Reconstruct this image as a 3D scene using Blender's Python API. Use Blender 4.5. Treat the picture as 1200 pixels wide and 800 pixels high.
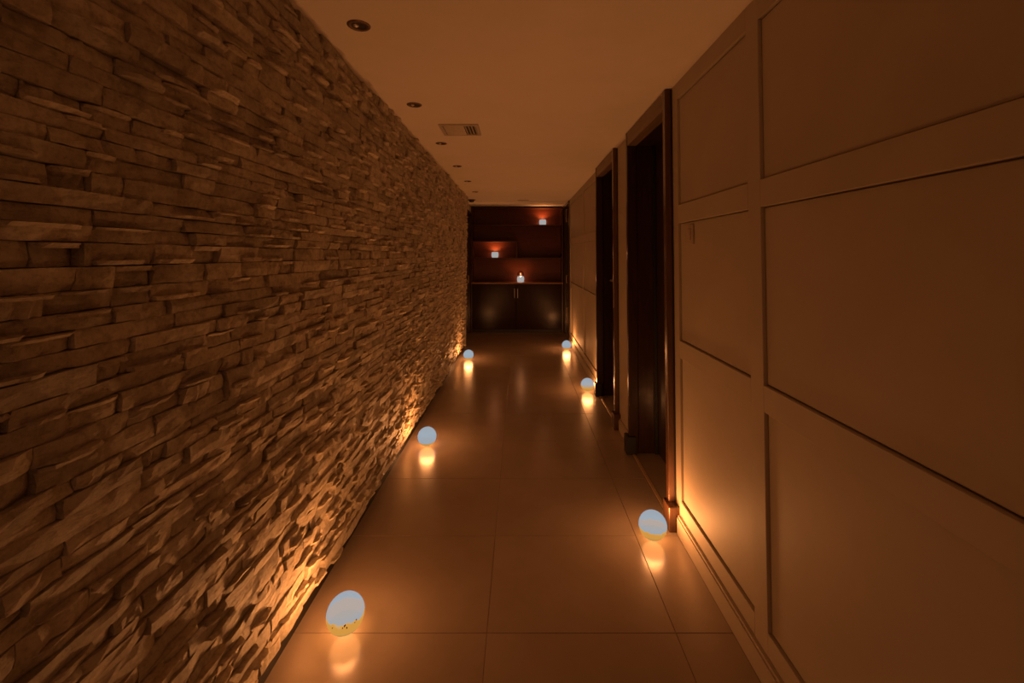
import bpy, bmesh, math, random
from mathutils import Vector, Matrix
random.seed(7)
for o in list(bpy.data.objects): bpy.data.objects.remove(o)
SC = bpy.context.scene
COL = SC.collection
PI = math.pi

# ------------------------------------------------------------------ camera
FPX = 533.0                      # focal length in pixels of a 1200 px wide frame
CAMZ = 1.52
cam_d = bpy.data.cameras.new('camera'); cam = bpy.data.objects.new('camera', cam_d); COL.objects.link(cam)
cam_d.sensor_width = 36; cam_d.lens = FPX / 1200 * 36
cam_d.shift_x = -8.5 / 1200; cam_d.shift_y = -118.7 / 1200
cam_d.clip_start = 0.02
cam.location = (0, 0, CAMZ); cam.rotation_euler = (PI / 2 + math.atan(.0323), 0, 0)
SC.camera = cam

# ------------------------------------------------------------------ world, view
w = bpy.data.worlds.new('world'); SC.world = w; w.use_nodes = True
w.node_tree.nodes['Background'].inputs[0].default_value = (1, .37, .14, 1)
w.node_tree.nodes['Background'].inputs[1].default_value = 0.4
SC.view_settings.view_transform = 'Standard'; SC.view_settings.look = 'None'
SC.view_settings.gamma = 1; SC.view_settings.use_curve_mapping = False
SC.view_settings.exposure = 0.0
WARM = (1, .36, .10)
LAMP_W = 36.5
CUP_W = 11.0

# ------------------------------------------------------------------ measures
H = 2.48          # ceiling
XR = .88          # face of stiles and rails on the right
XL = -.925        # backing of the stone cladding on the left
YB = 8.95         # front of the shelving unit
Y0 = -2.2         # corridor runs on behind the camera
YE = 9.24

# ------------------------------------------------------------------ materials
def mat(name):
    m = bpy.data.materials.new(name); m.use_nodes = True
    nt = m.node_tree; b = nt.nodes['Principled BSDF']
    return m, nt, b
def noise(nt, scale, detail=4, rough=.55, vec=None):
    n = nt.nodes.new('ShaderNodeTexNoise'); n.inputs['Scale'].default_value = scale
    n.inputs['Detail'].default_value = detail; n.inputs['Roughness'].default_value = rough
    if vec is not None: nt.links.new(vec, n.inputs['Vector'])
    return n
def ramp(nt, fac, stops):
    r = nt.nodes.new('ShaderNodeValToRGB'); e = r.color_ramp.elements
    while len(e) < len(stops): e.new(.5)
    for k, (p, c) in enumerate(stops):
        e[k].position = p; e[k].color = (*c, 1)
    nt.links.new(fac, r.inputs[0]); return r.outputs[0]
def coords(nt, scale=(1, 1, 1), kind='Object'):
    t = nt.nodes.new('ShaderNodeTexCoord'); m = nt.nodes.new('ShaderNodeMapping')
    m.inputs['Scale'].default_value = scale; nt.links.new(t.outputs[kind], m.inputs[0]); return m.outputs[0]
def bump(nt, b, h, strength, dist):
    n = nt.nodes.new('ShaderNodeBump'); n.inputs['Strength'].default_value = strength
    n.inputs['Distance'].default_value = dist; nt.links.new(h, n.inputs['Height']); nt.links.new(n.outputs[0], b.inputs['Normal'])
def paint(name, col, rough=.6, var=.06, bm=.15):
    m, nt, b = mat(name); v = coords(nt)
    n = noise(nt, 3, 5, .6, v)
    a = tuple(c * (1 - var) for c in col); z = tuple(min(1, c * (1 + var)) for c in col)
    nt.links.new(ramp(nt, n.outputs[0], [(.35, a), (.65, z)]), b.inputs['Base Color'])
    b.inputs['Roughness'].default_value = rough
    n2 = noise(nt, 160, 3, .5, v); bump(nt, b, n2.outputs[0], bm, .001); return m
def wood(name, c1, c2, rough=.3, axis=2, coat=0):
    m, nt, b = mat(name); s = [22, 22, 22]; s[axis] = 1.6
    v = coords(nt, s); n = noise(nt, 2.2, 6, .65, v)
    nt.links.new(ramp(nt, n.outputs[0], [(.3, c1), (.7, c2)]), b.inputs['Base Color'])
    b.inputs['Roughness'].default_value = rough; b.inputs['Coat Weight'].default_value = coat
    b.inputs['Coat Roughness'].default_value = .15
    bump(nt, b, n.outputs[0], .12, .001); return m
def plain(name, col, rough=.5, metal=0):
    m, nt, b = mat(name); v = coords(nt); n = noise(nt, 40, 3, .5, v)
    nt.links.new(ramp(nt, n.outputs[0], [(.3, tuple(c * .85 for c in col)), (.7, col)]), b.inputs['Base Color'])
    b.inputs['Roughness'].default_value = rough; b.inputs['Metallic'].default_value = metal; return m

M = {}
M['ceiling'] = paint('ceiling_paint', (.86, .79, .71), .75, .02, .05)
M['wall'] = paint('wall_paint', (.47, .40, .31), .62, .04, .10)
M['dark_wood'] = wood('dark_wood', (.022, .009, .006), (.05, .020, .011), .28, 2, .3)
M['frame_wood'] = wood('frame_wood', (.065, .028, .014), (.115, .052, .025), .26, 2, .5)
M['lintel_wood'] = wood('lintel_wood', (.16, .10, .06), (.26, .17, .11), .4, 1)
M['counter_wood'] = wood('counter_wood', (.20, .085, .035), (.32, .14, .06), .3, 0, .2)
M['cab_wood'] = wood('cabinet_wood', (.045, .012, .005), (.080, .021, .009), .35, 2, .1)
M['cab_back'] = wood('cabinet_back_wood', (.075, .013, .005), (.115, .021, .008), .5, 0)
M['cab_door'] = wood('cabinet_door_wood', (.022, .008, .005), (.034, .012, .007), .19, 2, 0); M['cab_door'].node_tree.nodes['Principled BSDF'].inputs['Specular IOR Level'].default_value = .12
M['black'] = plain('black_rubber', (.012, .010, .010), .5)
M['brass'] = plain('brass', (.72, .50, .26), .48, 1)
M['threshold'] = plain('threshold_metal', (.70, .50, .30), .35, .15)
M['chrome'] = plain('brushed_steel', (.80, .76, .70), .45, 1)
M['white_metal'] = plain('vent_metal', (.60, .52, .43), .35)
M['spot_metal'] = plain('spot_metal', (.20, .13, .09), .35, .6)
M['spot_dark'] = plain('spot_dark', (.03, .02, .015), .4)
M['plastic'] = plain('switch_plastic', (.52, .41, .31), .35)
M['backing'] = plain('stone_backing', (.06, .042, .03), .9)
M['grout'] = plain('grout', (.27, .20, .15), .7)

# stone
m, nt, b = mat('ledge_stone'); M['stone'] = m
v = coords(nt, kind='Generated'); t = nt.nodes.new('ShaderNodeTexCoord')
geo = nt.nodes.new('ShaderNodeNewGeometry')
pos = geo.outputs['Position']
at = nt.nodes.new('ShaderNodeAttribute'); at.attribute_name = 'tone'
n1 = noise(nt, 9, 6, .65, pos); n2 = noise(nt, 55, 6, .7, pos)
c1 = ramp(nt, n1.outputs[0], [(.28, (.50, .43, .32)), (.5, (.72, .63, .50)), (.74, (.86, .78, .64))])
mx = nt.nodes.new('ShaderNodeMix'); mx.data_type = 'RGBA'; mx.blend_type = 'MULTIPLY'; mx.inputs[0].default_value = 1
c2 = ramp(nt, n2.outputs[0], [(.34, (.62, .58, .52)), (.52, (1, 1, 1)), (.7, (1.15, 1.15, 1.15))])
m2 = nt.nodes.new('ShaderNodeMix'); m2.data_type = 'RGBA'; m2.blend_type = 'MULTIPLY'; m2.inputs[0].default_value = .8
nt.links.new(c1, m2.inputs[6]); nt.links.new(c2, m2.inputs[7]); c1 = m2.outputs[2]
nt.links.new(c1, mx.inputs[6]); nt.links.new(at.outputs['Color'], mx.inputs[7]); nt.links.new(mx.outputs[2], b.inputs['Base Color'])
b.inputs['Roughness'].default_value = .5
mp = nt.nodes.new('ShaderNodeMapping'); mp.inputs['Scale'].default_value = (1, .6, 1.4); nt.links.new(pos, mp.inputs[0])
n3 = noise(nt, 42, 10, .74, mp.outputs[0])
bump(nt, b, n3.outputs[0], 1.0, .018)

# floor tile
m, nt, b = mat('polished_tile'); M['tile'] = m
v = coords(nt, kind='Object'); n = noise(nt, 2.5, 6, .6, v)
nt.links.new(ramp(nt, n.outputs[0], [(.3, (.37, .29, .225)), (.7, (.43, .345, .27))]), b.inputs['Base Color'])
n2 = noise(nt, 9, 4, .6, v); mr = nt.nodes.new('ShaderNodeMapRange')
mr.inputs[3].default_value = .19; mr.inputs[4].default_value = .25; nt.links.new(n2.outputs[0], mr.inputs[0])
nt.links.new(mr.outputs[0], b.inputs['Roughness']); b.inputs['IOR'].default_value = 1.48
n3 = noise(nt, 5, 2, .5, v); bump(nt, b, n3.outputs[0], .05, .002)

# frosted lamp shell: part of the inner light passes, the skin itself glows
def shell(name, col, strength, clear):
    m = bpy.data.materials.new(name); m.use_nodes = True; nt = m.node_tree; nt.nodes.clear()
    o = nt.nodes.new('ShaderNodeOutputMaterial'); mx = nt.nodes.new('ShaderNodeMixShader')
    tr = nt.nodes.new('ShaderNodeBsdfTransparent'); em = nt.nodes.new('ShaderNodeEmission')
    em.inputs[0].default_value = (*col, 1); em.inputs[1].default_value = strength
    mx.inputs[0].default_value = clear; nt.links.new(em.outputs[0], mx.inputs[1]); nt.links.new(tr.outputs[0], mx.inputs[2])
    nt.links.new(mx.outputs[0], o.inputs[0]); return m
def globe(name, edge):
    """frosted globe: clearness made to rise upwards, steering light off the floor; below the edge it glows a weaker amber"""
    m = shell(name, (.5, .52, .55), .8, .28); nt = m.node_tree
    g_ = nt.nodes.new('ShaderNodeTexCoord'); sp = nt.nodes.new('ShaderNodeSeparateXYZ')
    nt.links.new(g_.outputs['Object'], sp.inputs[0])
    em = [q for q in nt.nodes if q.type == 'EMISSION'][0]; mx = [q for q in nt.nodes if q.type == 'MIX_SHADER'][0]
    for (f, t_, sock) in ((.035, .34, mx.inputs[0]), (.72, .80, em.inputs[1])):  # clearer upper half added to send light to walls and ceiling
        mr = nt.nodes.new('ShaderNodeMapRange'); mr.inputs[1].default_value = .066; mr.inputs[2].default_value = .105
        mr.inputs[3].default_value = f; mr.inputs[4].default_value = t_; nt.links.new(sp.outputs[2], mr.inputs[0]); nt.links.new(mr.outputs[0], sock)
    n = noise(nt, 26, 4, .6, g_.outputs['Object'])
    ad = nt.nodes.new('ShaderNodeMath'); ad.operation = 'MULTIPLY_ADD'; ad.inputs[1].default_value = .045
    nt.links.new(n.outputs[0], ad.inputs[0]); nt.links.new(sp.outputs[2], ad.inputs[2])
    mr = nt.nodes.new('ShaderNodeMapRange'); mr.inputs[1].default_value = edge + .020; mr.inputs[2].default_value = edge + .027
    nt.links.new(ad.outputs[0], mr.inputs[0])
    nt.links.new(ramp(nt, mr.outputs[0], [(0, (.92, .42, .07)), (.55, (.95, .50, .14)), (1, (.44, .52, .60))]), em.inputs[0])
    return m
M['shell'] = globe('frosted_glass', .012); M['shell_mid'] = globe('frosted_glass_mid', .060); M['shell_high'] = globe('frosted_glass_high', .073)
M['cup'] = shell('frosted_cup_glass', (.47, .46, .45), .80, .28)
M['amber'] = shell('amber_glow_shell', (.85, .45, .12), .62, .03)  # amber colour stands in for the weaker glow low on the globe
m, nt, b = mat('reflection_glass'); M['glass'] = m
b.inputs['Transmission Weight'].default_value = 1; b.inputs['Roughness'].default_value = .05
b.inputs['Base Color'].default_value = (1, .85, .65, 1); b.inputs['IOR'].default_value = 1.3
M['speck'] = plain('amber_stones', (.30, .10, .02), .5)
m = bpy.data.materials.new('flame'); m.use_nodes = True; nt = m.node_tree; nt.nodes.clear()
o_ = nt.nodes.new('ShaderNodeOutputMaterial'); e_ = nt.nodes.new('ShaderNodeEmission')
e_.inputs[0].default_value = (1, .62, .34, 1); e_.inputs[1].default_value = 1.0; nt.links.new(e_.outputs[0], o_.inputs[0]); M['flame'] = m

# ------------------------------------------------------------------ helpers
def box(bm, x0, x1, y0, y1, z0, z1, bev=0):
    r = bmesh.ops.create_cube(bm, size=1, matrix=Matrix.Translation(((x0 + x1) / 2, (y0 + y1) / 2, (z0 + z1) / 2)) @ Matrix.Diagonal((abs(x1 - x0), abs(y1 - y0), abs(z1 - z0), 1)))
    if bev:
        es = {e for vv in r['verts'] for e in vv.link_edges}
        bmesh.ops.bevel(bm, geom=list(es), offset=bev, segments=1, affect='EDGES')
def lathe(bm, prof, n=48, c=(0, 0, 0), axis='z'):
    rings = []
    for r, z in prof:
        if r < 1e-6: rings.append([bm.verts.new((c[0], c[1], c[2] + z))])
        else: rings.append([bm.verts.new((c[0] + r * math.cos(2 * PI * k / n), c[1] + r * math.sin(2 * PI * k / n), c[2] + z)) for k in range(n)])
    for a, b_ in zip(rings, rings[1:]):
        for k in range(n):
            q = [a[k % len(a)], a[(k + 1) % len(a)], b_[(k + 1) % len(b_)], b_[k % len(b_)]]
            u = []
            for x in q:
                if x not in u: u.append(x)
            if len(u) > 2: bm.faces.new(u)
def tube(bm, pts, r, n=10):
    for a, b_ in zip(pts, pts[1:]):
        a, b_ = Vector(a), Vector(b_); d = b_ - a
        mt = Matrix.Translation((a + b_) / 2) @ d.to_track_quat('Z', 'Y').to_matrix().to_4x4()
        bmesh.ops.create_cone(bm, cap_ends=True, segments=n, radius1=r, radius2=r, depth=d.length + r * .6, matrix=mt)
def obj(name, bm, material, parent=None, smooth=False, origin=None, world=False):
    if origin is not None: bmesh.ops.translate(bm, verts=bm.verts, vec=-Vector(origin))
    me = bpy.data.meshes.new(name); bm.to_mesh(me); bm.free(); me.materials.append(M[material])
    if smooth:
        for p in me.polygons: p.use_smooth = True
    o = bpy.data.objects.new(name, me); COL.objects.link(o)
    if origin is not None: o.location = origin
    if parent is not None:
        o.parent = parent
        if world: o.location = Vector(o.location) - parent.location
    return o
def bx(name, material, d, parent=None, bev=.0, world=True):
    bm = bmesh.new(); box(bm, *d, bev=bev)
    c = ((d[0] + d[1]) / 2, (d[2] + d[3]) / 2, (d[4] + d[5]) / 2)
    return obj(name, bm, material, parent, origin=c, world=world)
def thing(name, label, cat, loc, group=None):
    o = bpy.data.objects.new(name, None); o.empty_display_size = .1; COL.objects.link(o); o.location = loc
    tag(o, label, cat, group); return o
def tag(o, label, cat, group=None):
    o['label'] = label; o['category'] = cat
    if group: o['group'] = group
def struct(o, label=None, cat=None):
    o['kind'] = 'structure'
    if label: o['label'] = label
    if cat: o['category'] = cat
    return o

# ------------------------------------------------------------------ floor
fl = struct(bx('floor', 'grout', (-1.6, 1.6, Y0, YE, -.06, -.0025)), 'floor of large polished beige tiles laid down the corridor', 'floor')
JX = [-.92, -.13, .63, .8605]; k = -6
rows = []
y = 1.88 - .632 * 6
while y < YE:
    rows.append(y); y += .632
tile_mesh = {}
for r0 in rows:
    for a, b_ in zip(JX, JX[1:]):
        ya, yb = max(r0, Y0), min(r0 + .632, YE)
        if yb - ya < .1: continue
        key = (round(b_ - a, 4), round(yb - ya, 4)); g = .0011
        if key not in tile_mesh:
            bm = bmesh.new(); box(bm, -(b_ - a) / 2 + g, (b_ - a) / 2 - g, -(yb - ya) / 2 + g, (yb - ya) / 2 - g, -.012, 0, .0012)
            me = bpy.data.meshes.new('tile'); bm.to_mesh(me); bm.free(); me.materials.append(M['tile']); tile_mesh[key] = me
        o = bpy.data.objects.new('tile', tile_mesh[key]); COL.objects.link(o); o.parent = fl
        o.location = Vector(((a + b_) / 2, (ya + yb) / 2, random.uniform(-.0003, .0002))) - fl.location
        o.rotation_euler = (random.uniform(-.0006, .0006), random.uniform(-.0006, .0006), 0)
# floor of the side openings
for (a, b_, c, d) in ((.864, 1.2, 2.60, 3.58), (.864, 1.2, 4.02, 5.0), (.864, 1.3, 7.9, 9.3), (-1.3, -.897, 7.55, 9.3)):
    o = bx('tile', 'tile', (a, b_, c, d, -.012, -.001), fl, .001)

# ------------------------------------------------------------------ ceiling
bm = bmesh.new(); box(bm, -1.6, 1.6, Y0, YE + .1, H, H + .1)
ce = struct(obj('ceiling', bm, 'ceiling'), 'smooth plastered ceiling with a row of small spotlights', 'ceiling')
struct(bx('trim_1', 'ceiling', (-.95, XR, 8.22, 8.27, H - .006, H), bev=.002), 'thin painted strip crossing the ceiling before the shelving', 'trim')

# ------------------------------------------------------------------ left wall: ledgestone
WY1 = 7.58
wl = struct(bx('wall_left', 'backing', (-1.1, XL, Y0, WY1, 0, H)), 'left wall clad in rough stacked ledgestone', 'wall')
struct(bx('trim_2', 'wall', (-1.1, -.885, WY1, WY1 + .05, 0, H), bev=.003), 'narrow pale post closing the far end of the stone wall', 'trim')
def stone_geo(y0, y1, z0, z1, d, rng, sliver=False):
    """rough faced stone, open at the back; returns verts, faces in world coordinates"""
    nx, ny = (5, 2) if not sliver else (5, 1)
    L, hh = y1 - y0, z1 - z0
    g = .0019 if sliver else .0011
    tilt_y, tilt_z = rng.uniform(-.005, .005), rng.uniform(-.004, .005)
    V, F = [], []
    ridge = [rng.uniform(-.004, .004) for _ in range(nx + 1)]
    for j in range(ny + 1):
        for i in range(nx + 1):
            u, v_ = i / nx, j / ny
            yy = y0 + g + (L - 2 * g) * (u + (rng.uniform(-.06, .06) if 0 < i < nx else 0))
            zz = z0 + g + (hh - 2 * g) * (v_ + (rng.uniform(-.15, .15) if 0 < j < ny else 0))
            if not sliver and j in (0, ny): zz += rng.uniform(-.0012, .0012)
            p = d + tilt_y * (u - .5) * 2 + tilt_z * (v_ - .5) * 2 + ridge[i] + rng.uniform(-.0022, .0022)
            if i in (0, nx): p -= rng.uniform(.001, .007)
            if j in (0, ny) and not sliver: p -= rng.uniform(0, .005)
            if sliver and i in (0, nx): p -= rng.uniform(.004, .014)
            V.append((XL + max(p, .004), yy, zz))
    idx = lambda i, j: j * (nx + 1) + i
    for j in range(ny):
        for i in range(nx):
            F.append((idx(i, j), idx(i + 1, j), idx(i + 1, j + 1), idx(i, j + 1)))
    loop = [idx(i, 0) for i in range(nx + 1)] + [idx(nx, j) for j in range(1, ny + 1)] + [idx(i, ny) for i in range(nx - 1, -1, -1)] + [idx(0, j) for j in range(ny - 1, 0, -1)]
    base = len(V)
    for q in loop: V.append((XL, V[q][1], V[q][2]))
    n = len(loop)
    for k in range(n):
        F.append((loop[k], base + k, base + (k + 1) % n, loop[(k + 1) % n]))
    return V, F
rng = random.Random(11)
stones = []
z = .06
while z < H - .004:
    hh = rng.choice([.030, .034, .038, .042, .046]) * rng.uniform(.95, 1.05)
    if z + hh > H - .018: hh = H - .001 - z
    y = Y0 + rng.uniform(-.2, 0)
    while y < WY1:
        L = rng.choice([.08, .11, .14, .18, .22, .28]) * rng.uniform(.85, 1.15)
        ya, yb = max(y, Y0), min(y + L, WY1)
        if WY1 - yb < .05: yb = WY1
        y = yb + (1e-6 if yb >= WY1 else 0)
        if yb - ya < .03: continue
        d = .031 * z / H + rng.choice([.030, .034, .038, .045]) + rng.uniform(-.004, .004)
        r = rng.random()
        tone = rng.uniform(.72, 1.12)
        if r < .52 and hh > .031 and yb - ya > .07:      # thin proud ledge along the top or bottom edge of the stone
            f = rng.uniform(.24, .36); top = rng.random() < .6
            w_ = min(yb - ya, rng.uniform(.07, .17)); s0 = rng.uniform(ya, yb - w_) ; s1 = s0 + w_
            stones.append((ya, yb, z, z + hh, d - .003, False, tone))
            zz = (z + hh * (1 - f), z + hh) if top else (z, z + hh * f)
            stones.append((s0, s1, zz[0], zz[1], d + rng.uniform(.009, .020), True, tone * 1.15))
        else:
            stones.append((ya, yb, z, z + hh, d, False, tone))
    z += hh
def screen_area(s):
    y0, y1, z0, z1, d = s[:5]; x = XL + d
    if y1 < .62: return 0
    y0 = max(y0, .62)
    ua, ub = 608.5 + FPX * x / y0, 608.5 + FPX * x / y1
    if ub < 0: return 0
    zc, ym = (z0 + z1) / 2, (y0 + y1) / 2
    vv = 298.5 - FPX * (zc - CAMZ) / ym
    if vv < -5 or vv > 805: return 0
    return (ub - max(ua, 0)) * (z1 - z0) * FPX / ym
order = sorted(range(len(stones)), key=lambda k: -screen_area(stones[k]))
near = set(order[:300])
def add_tone(me, tones):
    a = me.color_attributes.new('tone', 'FLOAT_COLOR', 'CORNER')
    k = 0
    for p, tn in zip(me.polygons, tones):
        for _ in range(p.loop_total):
            a.data[k].color = (tn, tn * .99, tn * .97, 1); k += 1
bigV, bigF, bigT = [], [], []
for k, s in enumerate(stones):
    V, F = stone_geo(s[0], s[1], s[2], s[3], s[4], rng, s[5])
    if k in near:
        c = Vector((XL, (s[0] + s[1]) / 2, (s[2] + s[3]) / 2))
        me = bpy.data.meshes.new('stone'); me.from_pydata([tuple(Vector(q) - c) for q in V], [], F); me.materials.append(M['stone'])
        add_tone(me, [s[6]] * len(F))
        o = bpy.data.objects.new('stone', me); COL.objects.link(o); o.parent = wl; o.location = c - wl.location
    else:
        n = len(bigV); bigV += V; bigF += [tuple(q + n for q in f) for f in F]; bigT += [s[6]] * len(F)
me = bpy.data.meshes.new('stone_cladding'); me.from_pydata(bigV, [], bigF); me.materials.append(M['stone']); add_tone(me, bigT)
o = bpy.data.objects.new('stone_cladding', me); COL.objects.link(o); o.parent = wl; o.location = -wl.location; o['kind'] = 'stuff'
struct(bx('baseboard_left', 'black', (XL, -.907, Y0, WY1, 0, .06)), 'dark recessed skirting strip below the stone wall', 'baseboard')

# ------------------------------------------------------------------ right wall: panelled
D1 = (2.60, 3.57); D2 = (4.05, 5.00); WY2 = 7.93
OPEN_TOP = 2.40
bm = bmesh.new()
BX = .905
for a, b_ in ((Y0, D1[0]), (D1[1], D2[0]), (D2[1], WY2)): box(bm, BX, 1.25, a, b_, 0, H)
for a, b_ in (D1, D2): box(bm, BX, 1.25, a, b_, OPEN_TOP, H)
wr = struct(obj('wall_right', bm, 'wall'), 'right wall with square painted panelling of shallow frames', 'wall')
RZ = [(.10, .18), (.955, 1.05), (1.695, 1.795), (2.39, H)]
def panelling(segs, stiles):
    ya, yb = segs
    for a, b_ in stiles: bx('stile', 'wall', (XR, BX, a, b_, .0, H), wr, .0015)
    spans = list(zip([s[1] for s in stiles], [s[0] for s in stiles][1:]))
    for a, b_ in spans:
        for z0, z1 in RZ: bx('rail', 'wall', (XR, BX, a, b_, z0, z1), wr, .0015)
        for (q0, q1), (q2, q3) in zip(RZ, RZ[1:]):
            bx('panel', 'wall', (XR + .013, BX, a + .004, b_ - .004, q1 + .004, q2 - .004), wr, .002)
panelling((Y0, D1[0]), [(Y0, Y0 + .09), (-.75, -.65), (.42, .52), (1.655, 1.745), (2.515, D1[0])])
panelling((D1[1], D2[0]), [(D1[1], D2[0])])
panelling((D2[1], WY2), [(D2[1], D2[1] + .08), (6.26, 6.36), (WY2 - .09, WY2)])
for a, b_ in (D1, D2): bx('rail', 'wall', (XR, BX, a, b_, OPEN_TOP, H), wr, .0015)
bm = bmesh.new()
for a, b_ in ((Y0, D1[0] - .07), (D1[1] + .01, D2[0] - .01), (D2[1] + .01, WY2)):
    box(bm, .8605, XR, a, b_, 0, .088); box(bm, .867, XR, a, b_, .088, .10)
struct(obj('baseboard_right', bm, 'wall'), 'painted skirting board with stepped top edge on the right', 'baseboard')

# doors in the right wall
def door(n, y0, y1, label, handle):
    e = thing('door_%d' % n, label, 'door', (XR, (y0 + y1) / 2, 0)); e['kind'] = 'structure'
    FX = .840; t = .045
    P = lambda name, m, d, par=None, bev=.003: bx(name, m, d, e, bev)
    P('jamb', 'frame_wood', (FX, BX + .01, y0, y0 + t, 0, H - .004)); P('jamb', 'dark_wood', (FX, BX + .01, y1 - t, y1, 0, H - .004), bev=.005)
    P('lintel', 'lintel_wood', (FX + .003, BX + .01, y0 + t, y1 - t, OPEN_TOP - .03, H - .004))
    P('jamb_lining', 'dark_wood', (BX + .01, 1.10, y0, y0 + t * .8, 0, OPEN_TOP)); P('jamb_lining', 'dark_wood', (BX + .01, 1.10, y1 - t * .8, y1, 0, OPEN_TOP))
    P('jamb_lining', 'dark_wood', (BX + .01, 1.10, y0, y1, OPEN_TOP - .03, OPEN_TOP))
    P('shadow_strip', 'black', (XR - .006, XR + .012, y0 - .010, y0, .10, H - .01), bev=0)  # solid black strip stands in for the shade in the groove
    lf = P('door_leaf', 'dark_wood', (1.06, 1.10, y0 + t * .8, y1 - t * .8, .006, OPEN_TOP - .03))
    P('threshold', 'threshold', (.862, .884, y0 + t, y1 - t, -.001, .004), bev=.0015)
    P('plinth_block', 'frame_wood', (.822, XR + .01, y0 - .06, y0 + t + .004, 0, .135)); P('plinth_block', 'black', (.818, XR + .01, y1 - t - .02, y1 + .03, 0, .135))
    # weather strip and inner groove on the lining that faces the camera
    P('door_stop', 'black', (1.035, 1.06, y1 - t - .012, y1 - t * .8, 0, OPEN_TOP - .03), bev=.002)
    if handle:
        bm = bmesh.new(); hy = y1 - .12
        tube(bm, [(1.06, hy, 1.245), (.985, hy, 1.245), (.975, hy - .012, 1.247), (.968, hy - .10, 1.25)], .009)
        box(bm, 1.052, 1.06, hy - .02, hy + .02, 1.12, 1.32, .003)
        obj('door_handle', bm, 'chrome', e, origin=(1.06, hy, 1.245), world=True)
        P('gold_reflection', 'brass', (FX - .0015, FX + .001, y0 + .004, y0 + .020, 1.05, 1.50), bev=.0004)  # brass strip put in for a gold reflection on the frame
    return e
door(1, D1[0], D1[1], 'nearest dark wooden door, recessed in a glossy brown frame', False)
door(2, D2[0], D2[1], 'second dark wooden door, farther along the right wall, with lever handle', True)

# far openings with dark doors
def far_door(n, sx, x, y0, y1, top, label):
    e = thing('door_%d' % n, label, 'door', (x, (y0 + y1) / 2, 0)); e['kind'] = 'structure'
    def P(name, m, d, bev=.003):
        a, b_ = sorted((sx * d[0], sx * d[1])); return bx(name, m, (a, b_, *d[2:]), e, bev)
    ax = abs(x)
    P('jamb', 'dark_wood', (ax - .015, ax + .16, y0, y0 + .05, 0, top)); P('jamb', 'dark_wood', (ax - .0, ax + .16, y1 - .05, y1, 0, top))
    P('lintel', 'dark_wood', (ax - .015, ax + .16, y0, y1, top - .04, top + .0))
    P('door_leaf', 'dark_wood', (ax + .06, ax + .10, y0 + .05, y1 - .05, .006, top - .04))
    bm = bmesh.new(); xx = sx * (ax + .02)
    for hz in ((.22, .50), (.98, 1.12), (2.16, 2.40)) if sx > 0 else ((.98, 1.12),):
        if hz[1] > top: continue
        tube(bm, [(sx * (ax + .03), y1 - .17, hz[0]), (sx * (ax + .03), y1 - .17, hz[1])], .007)
        for q in hz: tube(bm, [(sx * (ax + .03), y1 - .17, q), (sx * (ax + .065), y1 - .17, q)], .005)
    obj('pull_handle', bm, 'brass', e, origin=(sx * (ax + .03), y1 - .17, 1.0), world=True)
far_door(3, 1, XR, WY2, YB, H - .01, 'dark wooden door at the far right end beside the shelving')
far_door(4, -1, -.95, WY1 + .05, YB, 2.34, 'dark wooden door at the far left end past the stone wall')
bm = bmesh.new(); box(bm, -1.15, -.95, WY1 + .05, YB, 2.34, H); box(bm, -1.25, -1.15, WY1, YE, 0, H); box(bm, -1.15, -.965, YB, YE, 0, H)
struct(obj('wall_left_end', bm, 'wall'), 'short plain wall above the far left door', 'wall')
bm = bmesh.new(); box(bm, 1.05, 1.25, WY2, YB, 0, H); box(bm, .89, 1.25, YB, YE, 0, H)
struct(obj('wall_right_end', bm, 'wall'), 'short plain wall behind the far right door', 'wall')
struct(bx('wall_back', 'wall', (-1.3, 1.3, YE, YE + .1, 0, H)), 'end wall of the corridor behind the shelving', 'wall')

# ------------------------------------------------------------------ shelving unit
CX0, CX1 = -.945, .865; CT = H - .022; CYB = YE - .02
cb = thing('shelving_unit', 'tall dark wooden shelving unit with two doors filling the corridor end', 'shelving', (0, YB, 0))
P = lambda name, m, d, bev=.002: bx(name, m, d, cb, bev)
P('side_panel', 'cab_wood', (CX0, CX0 + .022, YB, CYB, 0, CT)); P('side_panel', 'cab_wood', (CX1 - .03, CX1, YB, CYB, 0, CT))
P('top_panel', 'cab_wood', (CX0 + .022, CX1 - .03, YB, CYB, CT - .02, CT))
P('back_panel', 'cab_back', (CX0 + .022, CX1 - .03, CYB - .015, CYB, .05, CT - .02))
x0, x1 = CX0 + .022, CX1 - .03
SH = {'top': 2.115, 'box': 1.775, 'mid': 1.465, 'counter': .98}
P('shelf', 'cab_wood', (x0, x1, YB + .01, CYB - .015, SH['top'] - .025, SH['top']))
P('shelf', 'cab_wood', (x0, -.035, YB + .01, CYB - .015, SH['box'], SH['box'] + .022))
P('shelf', 'cab_wood', (x0, x1, YB + .01, CYB - .015, SH['mid'] - .03, SH['mid']))
P('divider', 'cab_wood', (-.057, -.035, YB + .012, CYB - .015, SH['mid'], SH['box']))
P('divider', 'cab_wood', (x0, x0 + .018, YB + .012, CYB - .015, SH['mid'], SH['box']))
P('divider', 'cab_wood', (x1 - .012, x1, YB + .012, CYB - .015, SH['top'], CT - .02))
o = P('counter_board', 'counter_wood', (CX0 + .005, CX1 - .005, YB - .035, CYB - .015, SH['counter'] - .03, SH['counter'])); o['label'] = 'brighter wooden counter board'
P('kickboard', 'black', (x0, x1, YB + .03, YB + .05, 0, .06))
P('base_shelf', 'cab_wood', (x0, x1, YB + .02, CYB - .015, .06, .08))
xm = -.062
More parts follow.
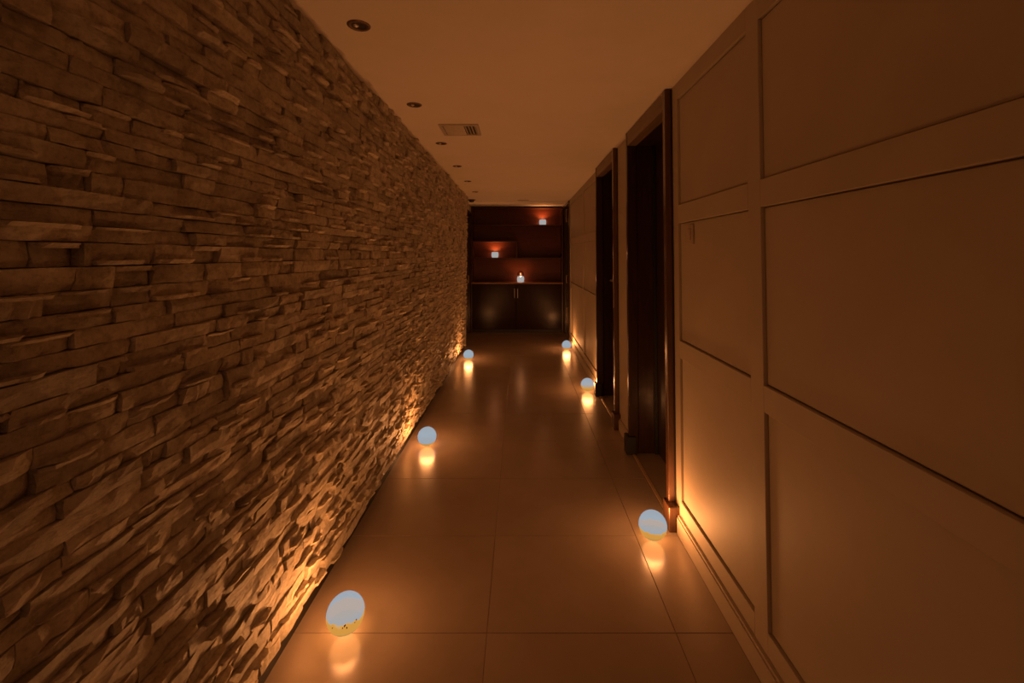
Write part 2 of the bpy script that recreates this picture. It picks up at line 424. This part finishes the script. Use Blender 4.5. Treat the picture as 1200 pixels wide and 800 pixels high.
for a, b_, hx in ((x0 + .002, xm - .002, xm - .03), (xm + .002, x1 - .002, xm + .03)):
    d = P('cabinet_door', 'cab_door', (a, b_, YB - .004, YB + .018, .065, SH['counter'] - .034), .003)
    bm = bmesh.new(); yh = YB - .035
    tube(bm, [(hx, yh, .68), (hx, yh, .86)], .007)
    for q in (.70, .84): tube(bm, [(hx, yh, q), (hx, YB - .004, q)], .005)
    obj('pull_handle', bm, 'chrome', d, origin=(hx, yh, .77)); d.children[0].location = Vector((hx, yh, .77)) - cb.location - d.location

# ------------------------------------------------------------------ glowing orbs
def point(parent, loc, power, rad, name='bulb_light'):
    l = bpy.data.lights.new(name, 'POINT'); l.energy = power; l.color = WARM; l.shadow_soft_size = rad
    o = bpy.data.objects.new(name, l); COL.objects.link(o); o.parent = parent; o.location = loc
R = .074
SQ = .97
def make_orb():
    e = thing('orb_lamp', 'x', 'lamp', (0, 0, 0), 'glowing orb lamps along the corridor floor')
    cz = R * SQ * .97
    bm = bmesh.new(); a0 = math.radians(60)
    prof = [(R * math.sin(a), cz + R * SQ * math.cos(a)) for a in [k * (PI - a0) / 26 for k in range(27)]]
    lathe(bm, prof, 56); obj('glass_globe', bm, 'shell', e, True)
    bm = bmesh.new()
    prof = [(R * math.sin(PI - a0 + k * a0 / 11) * 1.004, max(0.0008, cz + R * SQ * 1.004 * math.cos(PI - a0 + k * a0 / 11))) for k in range(11)] + [(0, .0008)]
    lathe(bm, prof, 56); o = obj('amber_glow_base', bm, 'amber', e, True); o['label'] = 'lower part of the globe with a weaker amber glow'  # weaker glow coloured amber, nearly opaque to hold light off the floor
    return e
def lamp_light(e): point(e, (0, 0, .076), LAMP_W, .064)
def copy_tree(o, parent=None):
    c = o.copy(); COL.objects.link(c); c.parent = parent
    for ch in list(o.children): copy_tree(ch, c)
    return c
proto = make_orb(); lamp_light(proto)
ORBS = [
 ((405, 718), 'largest orb lamp, nearest on the left, beside the stone wall, speckled amber glow at its base'),
 ((500.5, 511), 'middle orb lamp of the left row, beside the stone wall'),
 ((549, 415.5), 'farthest orb lamp of the left row, at the end of the stone wall'),
 ((765, 615), 'nearest orb lamp on the right, before the frame of the nearest door'),
 ((688.5, 450.5), 'orb lamp on the right beside the farther dark door'),
 ((664, 404), 'farthest orb lamp on the right, against the skirting near the shelving'),
]
def ground(u, v_, z):
    p = math.atan(.0323); X = (u - 608.5) / FPX; Y = (281.3 - v_) / FPX
    f = math.cos(p) - Y * math.sin(p); up = Y * math.cos(p) + math.sin(p); t = (z - CAMZ) / up
    return (X * t, f * t, 0)
orbs = []
for k, (px, lab) in enumerate(ORBS):
    o = proto if k == 0 else copy_tree(proto)
    o.location = ground(*px, R * SQ * .97); o['label'] = lab; o.rotation_euler.z = k * 1.1; orbs.append(o)
o = orbs[0]
bm = bmesh.new(); rg = random.Random(3); cz = R * SQ * .97
for az, el, sc in ((-2, 4, 1.2), (4, -4, .9), (-8, -2, .7), (33, 6, 1.0), (28, 1, .6), (-40, -3, .8)):      # dark flecks in the amber part of the nearest lamp
    a = math.atan2(-o.location.y, -o.location.x) + math.radians(az) - o.rotation_euler.z; th = math.radians(90 - el); s = .0042 * sc
    c = Vector((R * math.sin(th) * math.cos(a), R * math.sin(th) * math.sin(a), cz + R * SQ * math.cos(th)))
    bmesh.ops.create_icosphere(bm, subdivisions=1, radius=1, matrix=Matrix.Translation(c) @ Matrix.Rotation(a, 4, 'Z') @ Matrix.Rotation(rg.uniform(-.8, .8), 4, 'X') @ Matrix.Diagonal((s * .4, s * .7, s * 1.3, 1)))
obj('amber_flecks', bm, 'speck', o)['kind'] = 'stuff'
for k, mm in ((0, 'shell_high'), (3, 'shell_mid'), (4, 'shell_mid')):
    for ch in orbs[k].children:
        if ch.name.startswith('glass_globe'):
            if k == 0: ch.data = ch.data.copy()
            ch.material_slots[0].link = 'OBJECT'; ch.material_slots[0].material = M[mm]
# ------------------------------------------------------------------ tealight cups on the shelves
def cup(x, y, z, label, dome=False):
    e = thing('tealight_holder', label, 'candle holder', (x, y, z), 'tealight holders on the shelving unit')
    r, h = .070, .112
    bm = bmesh.new(); lathe(bm, [(0, .001), (r * .80, .001), (r * .93, .012), (r, .04), (r, .075), (r * .93, h - .01), (r * .80, h), (r * .76, h), (r * .88, h - .014), (r * .94, .072), (r * .94, .04), (r * .86, .016), (0, .010)], 36)
    obj('glass_cup', bm, 'cup', e, True)
    bm = bmesh.new(); lathe(bm, [(0, .0105), (.020, .0105), (.020, .028), (.0, .028)], 20); obj('candle', bm, 'plastic', e)
    bm = bmesh.new(); lathe(bm, [(0, .030), (.005, .036), (.006, .043), (.0035, .052), (0, .062)], 12); obj('flame', bm, 'flame', e, True)
    if dome:  # dome and glowing core added in place of a reflection behind the cup
        bm = bmesh.new(); R2 = .066; c0 = h + .045
        lathe(bm, [(R2 * math.sin(a), c0 + R2 * math.cos(a)) for a in [k * math.radians(136) / 14 for k in range(15)]], 36)
        obj('reflection_dome', bm, 'glass', e, True)
        bm = bmesh.new(); lathe(bm, [(0, h + .02), (.014, h + .03), (.021, h + .05), (.014, h + .07), (0, h + .08)], 16); obj('reflection_glow', bm, 'flame', e, True)
    point(e, (0, 0, h * .62), CUP_W, .03, 'candle_light')
cup(.470, YB + .15, SH['top'], 'small white tealight holder on the topmost shelf at right')
cup(-.485, YB + .15, SH['mid'], 'small white tealight holder in the boxed compartment at left')
cup(.027, YB + .11, SH['counter'], 'white tealight holder on the counter board, its reflection built as a dome above it', True)

# ------------------------------------------------------------------ ceiling fittings
spot0 = None
names = ['nearest', 'second', 'third', 'fourth', 'fifth', 'farthest']
for k in range(6):
    y = 1.875 + 1.008 * k
    if k == 0:
        e = thing('spotlight', '', 'spotlight', (-.672, y, H), 'recessed spotlights along the stone wall')
        bm = bmesh.new(); lathe(bm, [(.030, .0), (.030, -.004), (.045, -.004), (.048, -.001), (.048, 0)], 40); obj('trim_ring', bm, 'spot_metal', e, True)
        bm = bmesh.new(); lathe(bm, [(.030, -.003), (.026, -.002), (.022, -.0028), (.0, -.0022)], 40); obj('reflector', bm, 'spot_dark', e, True)
        bm = bmesh.new(); lathe(bm, [(.012, -.002), (.012, -.006), (.006, -.010), (0, -.011)], 20, (-.010, -.006, 0)); obj('bulb', bm, 'chrome', e, True)
        spot0 = e
    else:
        e = copy_tree(spot0); e.location = (-.672, y, H)
    e['label'] = '%s of six small round unlit ceiling spotlights along the stone wall' % names[k]
# air vent
e = thing('air_vent', 'square louvred air vent in the ceiling beside the third spotlight', 'vent', (-.45, 3.46, H))
s = .148
bm = bmesh.new()
for d in ((-s, s, -s, -s + .028), (-s, s, s - .028, s), (-s, -s + .028, -s + .028, s - .028), (s - .028, s, -s + .028, s - .028)):
    box(bm, *d, -.010, 0, .002)
obj('vent_frame', bm, 'white_metal', e)
bm = bmesh.new(); box(bm, -s + .028, s - .028, -s + .028, s - .028, -.0012, -.0002); obj('duct', bm, 'black', e)
def louvre(mt, L, m='white_metal'):
    bm = bmesh.new(); box(bm, -L / 2, L / 2, -.0145, .0145, -.0012, .0012)
    bmesh.ops.transform(bm, matrix=mt, verts=bm.verts); obj('louvre', bm, m, e)
for k in range(6):                                       # left field runs along x
    louvre(Matrix.Translation((-.040, -.095 + .038 * k, -.006)) @ Matrix.Rotation(math.radians(-14), 4, 'X') @ Matrix.Diagonal((1, 1.25, 1, 1)), .150)
for k in range(4):                                       # right field runs along y
    louvre(Matrix.Translation((.048 + .024 * k, 0, -.008)) @ Matrix.Rotation(PI / 2, 4, 'Z') @ Matrix.Rotation(math.radians(35), 4, 'X') @ Matrix.Diagonal((1, .6, 1, 1)), .235)
# line diffuser near the end
e = thing('slot_diffuser', 'short dark slot diffuser in the ceiling before the shelving unit', 'vent', (.07, 7.98, H))
bm = bmesh.new(); box(bm, -.10, .10, -.032, -.022, -.005, 0); box(bm, -.10, .10, .022, .032, -.005, 0); box(bm, -.10, -.09, -.022, .022, -.005, 0); box(bm, .09, .10, -.022, .022, -.005, 0); obj('diffuser_frame', bm, 'white_metal', e)
bm = bmesh.new(); box(bm, -.09, .09, -.022, .022, -.002, -.0003); obj('slot', bm, 'black', e)
# small sensor at the corner above the far left door
e = thing('ceiling_sensor', 'small dark sensor on the ceiling corner above the far left door', 'sensor', (-.83, 7.90, H))
bm = bmesh.new(); lathe(bm, [(0, -.008), (.07, -.008), (.075, 0)], 24); obj('mount', bm, 'black', e, True)
bm = bmesh.new(); lathe(bm, [(.05, -.008), (.045, -.03), (.03, -.045), (0, -.05)], 24); obj('dome', bm, 'spot_dark', e, True)
# wall switch
e = thing('light_switch', 'small light switch on the panelled wall beside the nearest door', 'switch', (XR + .013, 2.36, 1.625))
bm = bmesh.new(); box(bm, -.009, 0, -.043, .043, -.05, .05, .002); obj('switch_plate', bm, 'plastic', e)
bm = bmesh.new(); box(bm, -.013, -.009, -.018, .018, -.03, .03, .0015); obj('rocker', bm, 'plastic', e)
